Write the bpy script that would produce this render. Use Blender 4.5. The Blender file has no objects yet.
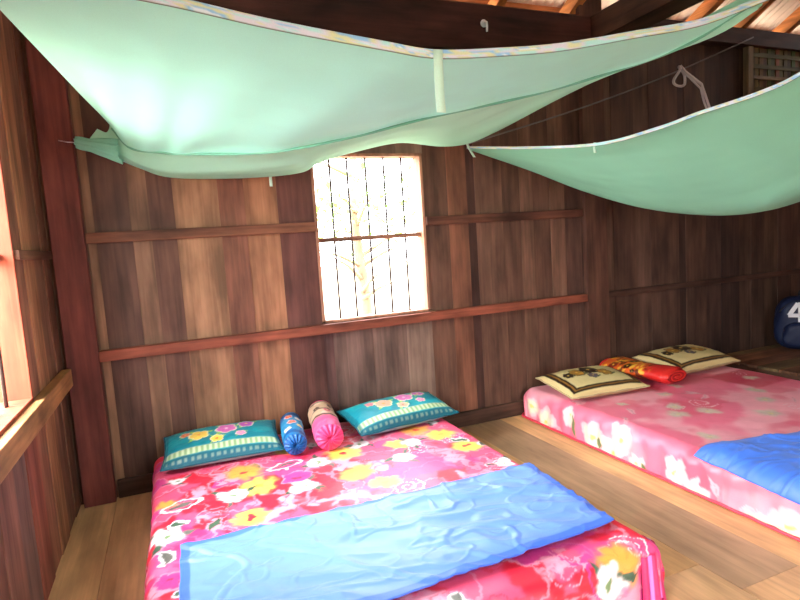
import bpy, math, random
import numpy as np
from mathutils import Matrix, Vector

random.seed(7)
rng = np.random.default_rng(7)
scene = bpy.context.scene
COL = scene.collection

# ------------------------------------------------------------------ helpers
def lin(r, g, b):
    f = lambda c: (c / 255 / 12.92) if c / 255 <= 0.04045 else ((c / 255 + 0.055) / 1.055) ** 2.4
    return np.array([f(r), f(g), f(b)])

def tag(o, label=None, cat=None, group=None, kind=None):
    if label: o['label'] = label
    if cat: o['category'] = cat
    if group: o['group'] = group
    if kind: o['kind'] = kind
    return o

def empty(name, loc=(0, 0, 0), rz=0.0):
    o = bpy.data.objects.new(name, None)
    o.empty_display_size = 0.1
    COL.objects.link(o)
    o.location = loc
    o.rotation_euler = (0, 0, rz)
    return o

def mesh(name, V, F, mat, parent=None, col=None, smooth=False, solid=0.0, bevel=0.0, offset=0.0):
    V = np.asarray(V, float)
    me = bpy.data.meshes.new(name)
    me.from_pydata([tuple(v) for v in V], [], [tuple(int(i) for i in f) for f in F])
    if col is not None:
        a = me.color_attributes.new('Col', 'FLOAT_COLOR', 'POINT')
        c = np.asarray(col, float)
        if c.shape[1] == 3:
            c = np.hstack([c, np.ones((len(c), 1))])
        a.data.foreach_set('color', c.astype(np.float32).ravel())
    if smooth:
        me.polygons.foreach_set('use_smooth', [True] * len(me.polygons))
    me.materials.append(mat)
    me.update()
    o = bpy.data.objects.new(name, me)
    COL.objects.link(o)
    if parent is not None: o.parent = parent
    if bevel > 0:
        m = o.modifiers.new('Bevel', 'BEVEL'); m.width = bevel; m.segments = 2; m.limit_method = 'ANGLE'
    if solid > 0:
        m = o.modifiers.new('Solid', 'SOLIDIFY'); m.thickness = solid; m.offset = offset
    return o

class MB:
    """collects pieces for ONE mesh; every vertex carries a colour and a seed (alpha)"""
    def __init__(s): s.V, s.F, s.C = [], [], []
    def add(s, V, F, c=(1, 1, 1), seed=0.0):
        n = len(s.V)
        s.V += [tuple(v) for v in V]
        s.F += [tuple(i + n for i in f) for f in F]
        c = np.asarray(c, float)
        if c.ndim == 1: s.C += [(c[0], c[1], c[2], seed)] * len(V)
        else: s.C += [(q[0], q[1], q[2], seed) for q in c]
    def box(s, x0, x1, y0, y1, z0, z1, c=(1, 1, 1), seed=0.0, skew=0.0):
        V = [(x0, y0, z0), (x1, y0, z0), (x1, y1, z0), (x0, y1, z0),
             (x0 + skew, y0, z1), (x1 + skew, y0, z1), (x1 + skew, y1, z1), (x0 + skew, y1, z1)]
        s.add(V, [(0, 3, 2, 1), (4, 5, 6, 7), (0, 1, 5, 4), (1, 2, 6, 5), (2, 3, 7, 6), (3, 0, 4, 7)], c, seed)
    def tube(s, P, r, n=8, c=(1, 1, 1), seed=0.0):
        P = [Vector(p) for p in P]
        R = r if hasattr(r, '__len__') else [r] * len(P)
        V, F = [], []
        up = None
        for i, p in enumerate(P):
            t = (P[min(i + 1, len(P) - 1)] - P[max(i - 1, 0)]).normalized()
            if up is None:
                up = Vector((0, 0, 1)) if abs(t.z) < .9 else Vector((1, 0, 0))
            a = t.cross(up).normalized(); b = a.cross(t).normalized(); up = b
            for k in range(n):
                q = 2 * math.pi * k / n
                V.append(tuple(p + a * (R[i] * math.cos(q)) + b * (R[i] * math.sin(q))))
        for i in range(len(P) - 1):
            for k in range(n):
                F.append((i * n + k, i * n + (k + 1) % n, (i + 1) * n + (k + 1) % n, (i + 1) * n + k))
        F.append(tuple(range(n))[::-1]); F.append(tuple(range((len(P) - 1) * n, len(P) * n)))
        s.add(V, F, c, seed)
    def build(s, name, mat, parent=None, smooth=False, bevel=0.0):
        return mesh(name, s.V, s.F, mat, parent, s.C, smooth, 0, bevel)

def gridfaces(nu, nv):
    return [(j * nu + i, j * nu + i + 1, (j + 1) * nu + i + 1, (j + 1) * nu + i) for j in range(nv - 1) for i in range(nu - 1)]

def vnoise(x, y, seed=0):
    """value noise, vectorised, in 0..1"""
    xi = np.floor(x).astype(np.int64); yi = np.floor(y).astype(np.int64)
    fx = x - xi; fy = y - yi
    fx = fx * fx * (3 - 2 * fx); fy = fy * fy * (3 - 2 * fy)
    def h(a, b):
        n = (a * 374761393 + b * 668265263 + seed * 1274126177) & 0xFFFFFFFF
        n = ((n ^ (n >> 13)) * 1274126177) & 0xFFFFFFFF
        return ((n ^ (n >> 16)) & 0xFFFF) / 65535.0
    return (h(xi, yi) * (1 - fx) + h(xi + 1, yi) * fx) * (1 - fy) + (h(xi, yi + 1) * (1 - fx) + h(xi + 1, yi + 1) * fx) * fy

def fbm(x, y, seed=0, oct=3):
    s = 0; a = .5
    for k in range(oct):
        s = s + a * vnoise(x * 2 ** k, y * 2 ** k, seed + k * 17); a *= .5
    return s / (1 - .5 ** oct)

def sstep(a, b, x):
    t = np.clip((x - a) / (b - a), 0, 1)
    return t * t * (3 - 2 * t)

def spline(P, n):
    """Catmull-Rom through the rows of P, n samples"""
    P = np.asarray(P, float)
    m = len(P)
    Q = np.vstack([2 * P[0] - P[1], P, 2 * P[-1] - P[-2]])
    t = np.linspace(0, m - 1, n)
    i = np.minimum(t.astype(int), m - 2); f = (t - i)[:, None]
    a, b, c, d = Q[i], Q[i + 1], Q[i + 2], Q[i + 3]
    return .5 * (2 * b + (c - a) * f + (2 * a - 5 * b + 4 * c - d) * f ** 2 + (3 * b - a - 3 * c + d) * f ** 3)

def patch(rows, nu, nv):
    R = np.array([spline(r, nu) for r in rows])          # rows, nu, 3
    return np.array([spline(R[:, k], nv) for k in range(nu)]).transpose(1, 0, 2)   # nv, nu, 3

# ------------------------------------------------------------------ materials
def newmat(name, rough=.6, spec=.4):
    m = bpy.data.materials.new(name); m.use_nodes = True
    nt = m.node_tree; b = nt.nodes['Principled BSDF']
    b.inputs['Roughness'].default_value = rough
    b.inputs['Specular IOR Level'].default_value = spec
    return m, nt, b

def mat_wood(name, axis='Z', rough=.7, grain=1.0, spec=.25):
    """board wood: colour and a seed per board from the mesh, grain and stains from noise stretched along the board"""
    m, nt, b = newmat(name, rough, spec)
    N, L = nt.nodes, nt.links
    at = N.new('ShaderNodeAttribute'); at.attribute_name = 'Col'
    tc = N.new('ShaderNodeTexCoord')
    mul = N.new('ShaderNodeVectorMath'); mul.operation = 'SCALE'; mul.inputs[0].default_value = (37.1, 17.3, 53.7)
    L.new(at.outputs['Alpha'], mul.inputs['Scale'])
    add = N.new('ShaderNodeVectorMath'); add.operation = 'ADD'
    L.new(tc.outputs['Object'], add.inputs[0]); L.new(mul.outputs[0], add.inputs[1])
    mp = N.new('ShaderNodeMapping')
    sc = {'X': (1.6, 42, 42), 'Y': (42, 1.6, 42), 'Z': (42, 42, 1.6)}[axis]
    mp.inputs['Scale'].default_value = sc
    L.new(add.outputs[0], mp.inputs['Vector'])
    n1 = N.new('ShaderNodeTexNoise'); n1.inputs['Scale'].default_value = 1.0; n1.inputs['Detail'].default_value = 5
    n1.inputs['Distortion'].default_value = .6
    L.new(mp.outputs[0], n1.inputs['Vector'])
    mp2 = N.new('ShaderNodeMapping')
    sc2 = {'X': (2.6, 9, 9), 'Y': (9, 2.6, 9), 'Z': (9, 9, 2.6)}[axis]
    mp2.inputs['Scale'].default_value = sc2
    L.new(add.outputs[0], mp2.inputs['Vector'])
    n2 = N.new('ShaderNodeTexNoise'); n2.inputs['Scale'].default_value = 1.0; n2.inputs['Detail'].default_value = 4
    L.new(mp2.outputs[0], n2.inputs['Vector'])
    r1 = N.new('ShaderNodeMapRange'); r1.inputs[1].default_value = .3; r1.inputs[2].default_value = .7
    r1.inputs[3].default_value = 1 - .34 * grain; r1.inputs[4].default_value = 1 + .18 * grain
    L.new(n1.outputs[0], r1.inputs[0])
    r2 = N.new('ShaderNodeMapRange'); r2.inputs[1].default_value = .3; r2.inputs[2].default_value = .72
    r2.inputs[3].default_value = 1 - .68 * grain; r2.inputs[4].default_value = 1 + .4 * grain
    L.new(n2.outputs[0], r2.inputs[0])
    mm = N.new('ShaderNodeMath'); mm.operation = 'MULTIPLY'
    L.new(r1.outputs[0], mm.inputs[0]); L.new(r2.outputs[0], mm.inputs[1])
    vm = N.new('ShaderNodeVectorMath'); vm.operation = 'SCALE'
    L.new(at.outputs['Color'], vm.inputs[0]); L.new(mm.outputs[0], vm.inputs['Scale'])
    L.new(vm.outputs[0], b.inputs['Base Color'])
    bp = N.new('ShaderNodeBump'); bp.inputs['Strength'].default_value = .35; bp.inputs['Distance'].default_value = .004
    L.new(n1.outputs[0], bp.inputs['Height']); L.new(bp.outputs[0], b.inputs['Normal'])
    return m

def mat_cloth(name, rough=.8, spec=.3, scale=260, strength=.25, sheen=.0, transl=0.0, color=None, fine=.1):
    m, nt, b = newmat(name, rough, spec)
    N, L = nt.nodes, nt.links
    tc = N.new('ShaderNodeTexCoord')
    n = N.new('ShaderNodeTexNoise'); n.inputs['Scale'].default_value = scale; n.inputs['Detail'].default_value = 3
    L.new(tc.outputs['Object'], n.inputs['Vector'])
    r = N.new('ShaderNodeMapRange'); r.inputs[3].default_value = 1 - fine; r.inputs[4].default_value = 1 + fine
    L.new(n.outputs[0], r.inputs[0])
    vm = N.new('ShaderNodeVectorMath'); vm.operation = 'SCALE'
    if color is None:
        at = N.new('ShaderNodeAttribute'); at.attribute_name = 'Col'
        L.new(at.outputs['Color'], vm.inputs[0])
    else:
        vm.inputs[0].default_value = tuple(color)
    L.new(r.outputs[0], vm.inputs['Scale'])
    L.new(vm.outputs[0], b.inputs['Base Color'])
    bp = N.new('ShaderNodeBump'); bp.inputs['Strength'].default_value = strength; bp.inputs['Distance'].default_value = .002
    L.new(n.outputs[0], bp.inputs['Height']); L.new(bp.outputs[0], b.inputs['Normal'])
    if sheen:
        b.inputs['Sheen Weight'].default_value = sheen
    if transl > 0:
        t = N.new('ShaderNodeBsdfTranslucent'); L.new(vm.outputs[0], t.inputs['Color'])
        mx = N.new('ShaderNodeMixShader'); mx.inputs[0].default_value = transl
        L.new(b.outputs[0], mx.inputs[1]); L.new(t.outputs[0], mx.inputs[2])
        L.new(mx.outputs[0], N['Material Output'].inputs['Surface'])
    return m

def mat_plain(name, c, rough=.5, metal=0.0, spec=.4, var=.12, scale=20):
    m, nt, b = newmat(name, rough, spec)
    N, L = nt.nodes, nt.links
    b.inputs['Metallic'].default_value = metal
    tc = N.new('ShaderNodeTexCoord'); n = N.new('ShaderNodeTexNoise'); n.inputs['Scale'].default_value = scale
    L.new(tc.outputs['Object'], n.inputs['Vector'])
    r = N.new('ShaderNodeMapRange'); r.inputs[3].default_value = 1 - var; r.inputs[4].default_value = 1 + var
    L.new(n.outputs[0], r.inputs[0])
    vm = N.new('ShaderNodeVectorMath'); vm.operation = 'SCALE'; vm.inputs[0].default_value = tuple(c)
    L.new(r.outputs[0], vm.inputs['Scale']); L.new(vm.outputs[0], b.inputs['Base Color'])
    return m

WOODZ = mat_wood('board_wood_upright', 'Z', grain=.75)
WOODX = mat_wood('board_wood_level', 'X')
WOODY = mat_wood('board_wood_deep', 'Y', rough=.55)
FLOORW = mat_wood('floor_wood', 'Y', rough=.5, grain=.5, spec=.35)
SHEET = mat_cloth('printed_cotton', rough=.42, spec=.7, transl=0)
PILLOWC = mat_cloth('printed_satin', rough=.42, spec=.45)
TOWEL = mat_cloth('blue_satin_cotton', rough=.48, spec=.6, scale=420, strength=.3, sheen=.1)
NETM = mat_cloth('green_netting', rough=.8, spec=.15, scale=500, transl=.35, fine=.10)
RIBBON = mat_cloth('printed_ribbon', rough=.6, spec=.3, transl=.3)
STRAPM = mat_cloth('pale_tape', color=lin(205, 235, 220), transl=.3)
IRON = mat_plain('dark_iron', lin(70, 62, 60), .5, .6)
STRING = mat_cloth('grey_string', color=lin(205, 192, 196), scale=300)
WIRE = mat_plain('dark_cord', lin(110, 100, 98), .6)
NAVY = mat_cloth('navy_nylon', color=lin(18, 27, 56), scale=350, rough=.55)
BLACKN = mat_cloth('black_webbing', color=lin(22, 22, 28), scale=350, rough=.6)
WHITEP = mat_plain('white_print', lin(215, 215, 220), .5)
LEAF = mat_cloth('leaf_green', rough=.5, transl=.35, scale=30, fine=.25)
BARK = mat_plain('bark', lin(120, 100, 80), .9)
ROOFM = mat_plain('roof_sheet', lin(225, 205, 195), .6, 0, .3, .15, 6)
EARTH = mat_plain('pale_earth', lin(184, 173, 152), .9, 0, .1, .12, 2)

# ------------------------------------------------------------------ setting
W_R, D_F, WALL_T = 6.8, -4.95, .045      # right wall x, front wall y
EAVE = 2.79

# back wall boards: left edge, right edge, colour
wb = [(.0, .180, (120, 82, 58)), (.180, .233, (150, 108, 74)), (.233, .392, (98, 66, 52)), (.392, .500, (140, 100, 72)),
      (.500, .612, (104, 68, 52)), (.612, .862, (172, 122, 82)), (.862, .988, (138, 84, 60)), (.988, 1.188, (170, 112, 72)),
      (1.188, 1.392, (106, 60, 50)),
      (1.392, 1.46, (98, 62, 56)), (1.46, 1.70, (118, 88, 76)), (1.70, 1.95, (124, 94, 80)), (1.95, 2.118, (140, 110, 92)),
      (2.118, 2.299, (116, 76, 56)), (2.299, 2.428, (140, 84, 56)), (2.428, 2.505, (84, 50, 40)), (2.505, 2.70, (120, 80, 60)),
      (2.70, 2.86, (110, 72, 54)), (2.86, 2.95, (128, 86, 64)), (2.95, 3.11, (108, 70, 52)), (3.11, 3.22, (130, 88, 66)),
      (3.22, 3.38, (104, 68, 54)), (3.38, 3.58, (112, 74, 58)), (3.58, 3.68, (132, 92, 72)), (3.68, 3.88, (110, 74, 58)),
      (3.88, 4.05, (128, 90, 72)), (4.05, 4.33, (116, 80, 64)), (4.33, 4.42, (84, 58, 48)), (4.42, 4.63, (112, 78, 62)),
      (4.63, 4.82, (88, 62, 52)), (4.82, 5.02, (80, 56, 48)), (5.02, 5.18, (104, 74, 58)), (5.18, 5.33, (96, 68, 54)),
      (5.33, 5.52, (108, 78, 60)), (5.52, 5.68, (92, 64, 52)), (5.68, 5.88, (106, 74, 58)), (5.88, 6.1, (96, 66, 52)),
      (6.1, 6.32, (104, 70, 56)), (6.32, 6.55, (90, 62, 50)), (6.55, 6.8, (100, 70, 54))]
WX0, WX1, WZ0, WZ1 = 1.392, 2.118, .815, 1.83
m = MB()
for k, (a, b, c) in enumerate(wb):
    c = lin(*c) * (.86 if b < 3.4 else .60); c = .82 * c + .18 * c.mean() * np.array([1.08, .97, .95]); t = WALL_T + (.006 if k % 2 else 0)  # boards right of the middle post painted darker for the dim light there
    # every other board laps its neighbours
    ov = .007 if k % 2 == 0 else 0
    if abs(a - WX1) > .01 and a > 0: a -= ov
    if abs(b - WX0) > .01 and b < W_R: b += ov
    if a >= WX0 - .01 and b <= WX1 + .01:
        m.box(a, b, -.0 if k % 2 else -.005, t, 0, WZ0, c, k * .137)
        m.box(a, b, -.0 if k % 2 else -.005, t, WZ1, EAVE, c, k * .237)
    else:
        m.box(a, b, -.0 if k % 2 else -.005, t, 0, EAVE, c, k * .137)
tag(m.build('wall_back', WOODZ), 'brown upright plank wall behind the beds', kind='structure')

# left wall: upright boards with a barred window
LY0, LY1, LZ0, LZ1 = -1.50, -.735, .745, 1.80
L2Y0, L2Y1 = -3.45, -2.70
lb = [(-.16, 0, (120, 84, 62)), (-.36, -.16, (130, 96, 74)), (-.55, -.36, (158, 116, 82)), (-.735, -.55, (152, 108, 82)),
      (-.93, -.735, (150, 92, 72)), (-1.12, -.93, (126, 100, 88)), (-1.31, -1.12, (136, 98, 80)), (-1.50, -1.31, (130, 90, 70)),
      (-1.75, -1.5, (134, 96, 70)), (-1.97, -1.75, (126, 82, 62)), (-2.2, -1.97, (140, 100, 70)), (-2.45, -2.2, (120, 80, 60)),
      (-2.7, -2.45, (142, 98, 70)), (-2.95, -2.7, (124, 84, 62)), (-3.2, -2.95, (134, 94, 68)), (-3.45, -3.2, (118, 78, 58)),
      (-3.7, -3.45, (136, 96, 70)), (-3.95, -3.7, (126, 86, 64)), (-4.2, -3.95, (138, 94, 66)), (-4.45, -4.2, (120, 82, 60)),
      (-4.7, -4.45, (132, 92, 66)), (-4.95, -4.7, (124, 84, 62))]
m = MB()
def gable(y):  # wall height under the roof slope
    return EAVE + .5 * min(-y, y - D_F)
for k, (a, b, c) in enumerate(lb):
    c = lin(*c) * (1.0 if a >= -.735 else .8) * np.array([1.05, .95, 1.0])  # boards from the window towards the camera darkened, toning down light on them
    x1 = 0.0 if k % 2 else .005
    top = min(gable(a), gable(b))
    if (a >= LY0 - .001 and b <= LY1 + .001) or (a >= L2Y0 - .001 and b <= L2Y1 + .001):
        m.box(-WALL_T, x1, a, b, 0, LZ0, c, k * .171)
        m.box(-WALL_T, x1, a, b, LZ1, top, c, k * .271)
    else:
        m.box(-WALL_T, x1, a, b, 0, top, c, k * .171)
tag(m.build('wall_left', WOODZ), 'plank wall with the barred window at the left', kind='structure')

m = MB()
for k in range(20):
    a = D_F + k * .2475; b = a + .2475
    m.box(W_R, W_R + WALL_T + (.006 if k % 2 else 0), a, b, 0, min(gable(a), gable(b)), lin(100 + (k * 37) % 24, 70 + (k * 23) % 14, 56), k * .19)
tag(m.build('wall_right', WOODZ), 'plank wall beyond the platform', kind='structure')

# front wall (behind the camera) with a wide open doorway
DX0, DX1, DZ = 1.2, 2.2, 2.1
m = MB()
k = 0; x = 0.0
while x < W_R - .01:
    x2 = min(x + .2, W_R)
    z0 = DZ if (x >= DX0 - .01 and x2 <= DX1 + .01) else 0
    m.box(x, x2, D_F - WALL_T, D_F + (.004 if k % 2 else 0), z0, EAVE, lin(118 + (k * 29) % 26, 82 + (k * 17) % 18, 62), k * .21)
    x = x2; k += 1
tag(m.build('wall_front', WOODZ), 'plank wall with the open doorway behind the camera', kind='structure')

# floor boards running from the back wall towards the camera
m = MB()
x = -.05; k = 0
fc = [(212, 166, 122), (220, 172, 126), (202, 156, 114), (224, 178, 132), (208, 162, 120), (214, 166, 116)]
while x < W_R + .1:
    w = random.uniform(.2, .3)
    if x + w > W_R: w = W_R + .1 - x
    ys = [D_F - .05, random.uniform(-3.2, -1.8), .06]
    for j in range(2):
        c = lin(*fc[random.randrange(len(fc))])
        if random.random() < .22: c = lin(176, 140, 108)
        m.box(x + .0012, x + w - .0012, ys[j] + .001, ys[j + 1] - .001, -.04, random.uniform(-.0015, 0), c, k * .31 + j)
    x += w; k += 1
m.box(-.06, W_R + .1, D_F - .05, .06, -.07, -.041, lin(60, 45, 35), 0)
tag(m.build('floor', FLOORW), 'tan wooden floorboards', kind='structure')

# rails, posts and beams
def trim(n, box, c, mat, label, seed=0.0, bev=.004):
    mb = MB(); mb.box(*box, lin(*c), seed)
    return tag(mb.build('trim_%d' % n, mat, bevel=bev), label, kind='structure')
trim(1, (.18, WX0 - .0, -.035, -.006, 1.372, 1.428), (118, 74, 54), WOODX, 'upper wall rail left of the window', .1)
trim(2, (WX1 + .0, 3.37, -.035, -.006, 1.372, 1.428), (100, 60, 46), WOODX, 'upper wall rail right of the window', .2)
trim(3, (.18, 3.37, -.055, -.006, .755, .812), (142, 76, 56), WOODX, 'lower wall rail running under the window', .3)
trim(4, (3.585, W_R, -.03, -.006, .762, .806), (74, 50, 41), WOODX, 'lower wall rail right of the middle post', .4)
trim(5, (.03, .18, -.07, -.006, 0, EAVE), (112, 58, 50), WOODZ, 'reddish corner post', .5)
trim(6, (3.38, 3.58, -.045, -.006, 0, EAVE + .2), (92, 60, 48), WOODZ, 'middle post on the back wall', .6)
trim(7, (.0, 3.38, -.16, -.01, 2.44, 2.715), (66, 36, 31), WOODX, 'dark beam along the top of the back wall', .7)
trim(8, (3.40, 3.60, D_F, -.05, 2.56, 2.73), (84, 54, 42), WOODY, 'dark tie beam crossing the room', .8)
trim(9, (.006, .05, D_F, -.07, .655, .745), (170, 122, 78), WOODY, 'window sill rail on the left wall', .9)
trim(10, (.006, .03, LY1, -.07, 1.305, 1.345), (124, 82, 62), WOODY, 'thin upper rail on the left wall', 1.0)
trim(11, (.19, 2.9, -.03, -.006, .0, .10), (78, 54, 42), WOODX, 'dark strip along the foot of the back wall', 1.1)  # dark strip low on the wall, ending behind the second bed
trim(12, (3.6, W_R, -.10, -.01, EAVE - .13, EAVE - .005), (66, 42, 36), WOODX, 'dark plate on top of the back wall at the right', 1.2)

# windows: wooden frame, five iron bars, level middle bar
def window(n, along, a0, a1, z0, z1, label, fc, sill):
    root = tag(empty('window_%d' % n), label, kind='structure')
    mb = MB()
    def B(u0, u1, v0, v1, w0, w1, s):
        if along == 'x': mb.box(u0, u1, v0, v1, w0, w1, lin(*fc), s)
        else: mb.box(-v1, -v0, u0, u1, w0, w1, lin(*fc), s)
    d0, d1 = -.012, .10
    B(a0, a0 + .018, d0, d1, z0, z1, .2); B(a1 - .018, a1, d0, d1, z0, z1, .4)
    B(a0, a1, d0, d1, z1 - .018, z1, .6); B(a0, a1, d0, d1, z0, z0 + .014, .8)
    mb.build('window_frame', WOODZ, root, bevel=.002)
    nb = 5
    for k in range(nb):
        u = a0 + (a1 - a0) * (k + 1) / (nb + 1) + (.01 if k == 0 else 0)
        t = MB()
        P = [(u, .05, z0), (u, .05, z1)] if along == 'x' else [(-.05, u, z0), (-.05, u, z1)]
        t.tube(P, .0072, 8)
        t.build('window_bar', IRON, root, smooth=True)
    mb = MB()
    zm = 1.318
    B(a0 + .018, a1 - .018, .03, .07, zm - .014, zm + .014, .5)
    mb.build('cross_bar', WOODX if along == 'x' else WOODY, root, bevel=.003)
    return root
window(1, 'x', WX0, WX1, WZ0, WZ1, 'barred window in the back wall', (168, 120, 96), 0)
window(2, 'y', LY0, LY1, LZ0, LZ1, 'barred window in the left wall', (156, 72, 50), 0)

window(3, 'y', L2Y0, L2Y1, LZ0, LZ1, 'second barred window in the left wall, beside the camera', (156, 72, 50), 0)  # unseen window, added to light the near net and bed foreground
# door frame behind the camera
dr = tag(empty('door_1', (0, 0, 0)), 'open doorway behind the camera', kind='structure')
mb = MB()
mb.box(DX0, DX0 + .06, D_F - .06, D_F + .03, 0, DZ, lin(120, 80, 60), .1)
mb.box(DX1 - .06, DX1, D_F - .06, D_F + .03, 0, DZ, lin(120, 80, 60), .2)
mb.box(DX0, DX1, D_F - .06, D_F + .03, DZ - .06, DZ, lin(120, 80, 60), .3)
mb.build('door_frame', WOODZ, dr)

# roof: corrugated sheets on rafters, open eave gap above the back wall
RS = .5
def roofz(y): return EAVE + .19 + RS * (min(-y, y - D_F))
nx = 340
xs = np.linspace(-.35, W_R + .35, nx)
ys = [.42, .0, -1.2, D_F / 2, D_F + 1.2, D_F, D_F - .45]
V = [(x, y, roofz(y) + .011 * math.sin(x / .075 * 2 * math.pi)) for y in ys for x in xs]
tag(mesh('ceiling', V, gridfaces(nx, len(ys)), ROOFM, solid=.003), 'pale corrugated roof sheets on rafters', kind='structure')
tn = 13
def slopebeam(x0, x1, ya, yb, dz0, dz1, c, seed):
    mb = MB()
    V = []
    for y in (ya, yb):
        z = roofz(y)
        V += [(x0, y, z + dz0), (x1, y, z + dz0), (x1, y, z + dz1), (x0, y, z + dz1)]
    mb.add(V, [(0, 1, 2, 3), (7, 6, 5, 4), (0, 4, 5, 1), (1, 5, 6, 2), (2, 6, 7, 3), (3, 7, 4, 0)], lin(*c), seed)
    return mb
for x in (.5, 1.05, 1.6, 2.2, 2.78, 3.38, 4.0, 4.58, 5.07, 5.6, 6.1, 6.6):
    mb = slopebeam(x - .03, x + .03, .36, D_F / 2, -.165, -.058, (214, 136, 82), x)
    tag(mb.build('trim_%d' % tn, WOODY), 'slanting roof rafter', kind='structure'); tn += 1
    mb = slopebeam(x - .03, x + .03, D_F - .36, D_F / 2, -.165, -.058, (190, 124, 80), x)
    tag(mb.build('trim_%d' % tn, WOODY), 'slanting roof rafter on the front slope', kind='structure'); tn += 1
for y in (.16, -.45, -1.1, -1.75, -2.4):
    mb = MB(); z = roofz(y)
    mb.box(-.3, W_R + .3, y - .025, y + .025, z - .056, z - .014, lin(206, 132, 84), y)
    tag(mb.build('trim_%d' % tn, WOODX), 'roof batten across the rafters', kind='structure'); tn += 1

# ground outside
tag(mesh('ground', [(-40, -40, -.5), (45, -40, -.5), (45, 45, -.5), (-40, 45, -.5)], [(0, 1, 2, 3)], EARTH),
    'pale sunlit ground outside', kind='structure')

# ------------------------------------------------------------------ printed cloth patterns
def put(C, M, col):
    C[:] = C * (1 - M[:, None]) + np.asarray(col)[None] * M[:, None]

def flower(C, X, Y, cx, cy, R, col, cen, n=5, rot=0.0, outline=None, soft=.12):
    sel = (np.abs(X - cx) < R * 1.2) & (np.abs(Y - cy) < R * 1.2)
    if not sel.any(): return
    x, y = X[sel] - cx, Y[sel] - cy
    r = np.hypot(x, y); th = np.arctan2(y, x) + rot
    e = R * (.74 + .26 * np.abs(np.cos(n * th / 2)) ** .7 * 1.0)
    c = C[sel]
    if outline is not None:
        put(c, sstep(e * 1.10, e * 1.0, r), outline)
    put(c, sstep(e, e * (1 - soft), r), col)
    vein = (.5 + .5 * np.cos(n * th + math.pi)) ** 6 * sstep(e * .9, e * .3, r) * .45
    put(c, vein, np.asarray(col) * .6)
    put(c, sstep(R * .22, R * .12, r), cen)
    C[sel] = c

def leaf(C, X, Y, cx, cy, L, Wd, ang, col, edge=None):
    x, y = X - cx, Y - cy
    u = x * math.cos(ang) + y * math.sin(ang); v = -x * math.sin(ang) + y * math.cos(ang)
    w = Wd * np.clip(1 - (u / L) ** 2, 0, 1)
    s = np.abs(u) < L
    if edge is not None: put(C, s * sstep(w + .009, w + .004, np.abs(v)), edge)
    put(C, s * sstep(w, w - .006, np.abs(v)), col)
    put(C, s * sstep(.004, .001, np.abs(v)) * .6, np.asarray(col) * .5)

def swirl(C, X, Y, cx, cy, R, col, w=.1, turns=2.0, rot=0):
    x, y = X - cx, Y - cy
    r = np.hypot(x, y) / R; th = (np.arctan2(y, x) + rot) / (2 * math.pi)
    d = np.abs((r * turns - th) % 1.0 - .5)
    put(C, (r < 1) * sstep(w, w * .5, d), col)

def ring(C, X, Y, cx, cy, a, b, ang, col, w=.006):
    x, y = X - cx, Y - cy
    u = x * math.cos(ang) + y * math.sin(ang); v = -x * math.sin(ang) + y * math.cos(ang)
    r = np.sqrt((u / a) ** 2 + (v / b) ** 2)
    put(C, sstep(w / b, w / b * .4, np.abs(r - 1)), col)

RED, PINK, LPINK, MAG = lin(232, 36, 62), lin(240, 84, 124), lin(246, 150, 176), lin(220, 62, 140)
YEL, ORA, WHI, GRN, GRY = lin(252, 212, 96), lin(246, 166, 76), lin(250, 240, 244), lin(70, 100, 80), lin(110, 110, 104)

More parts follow.
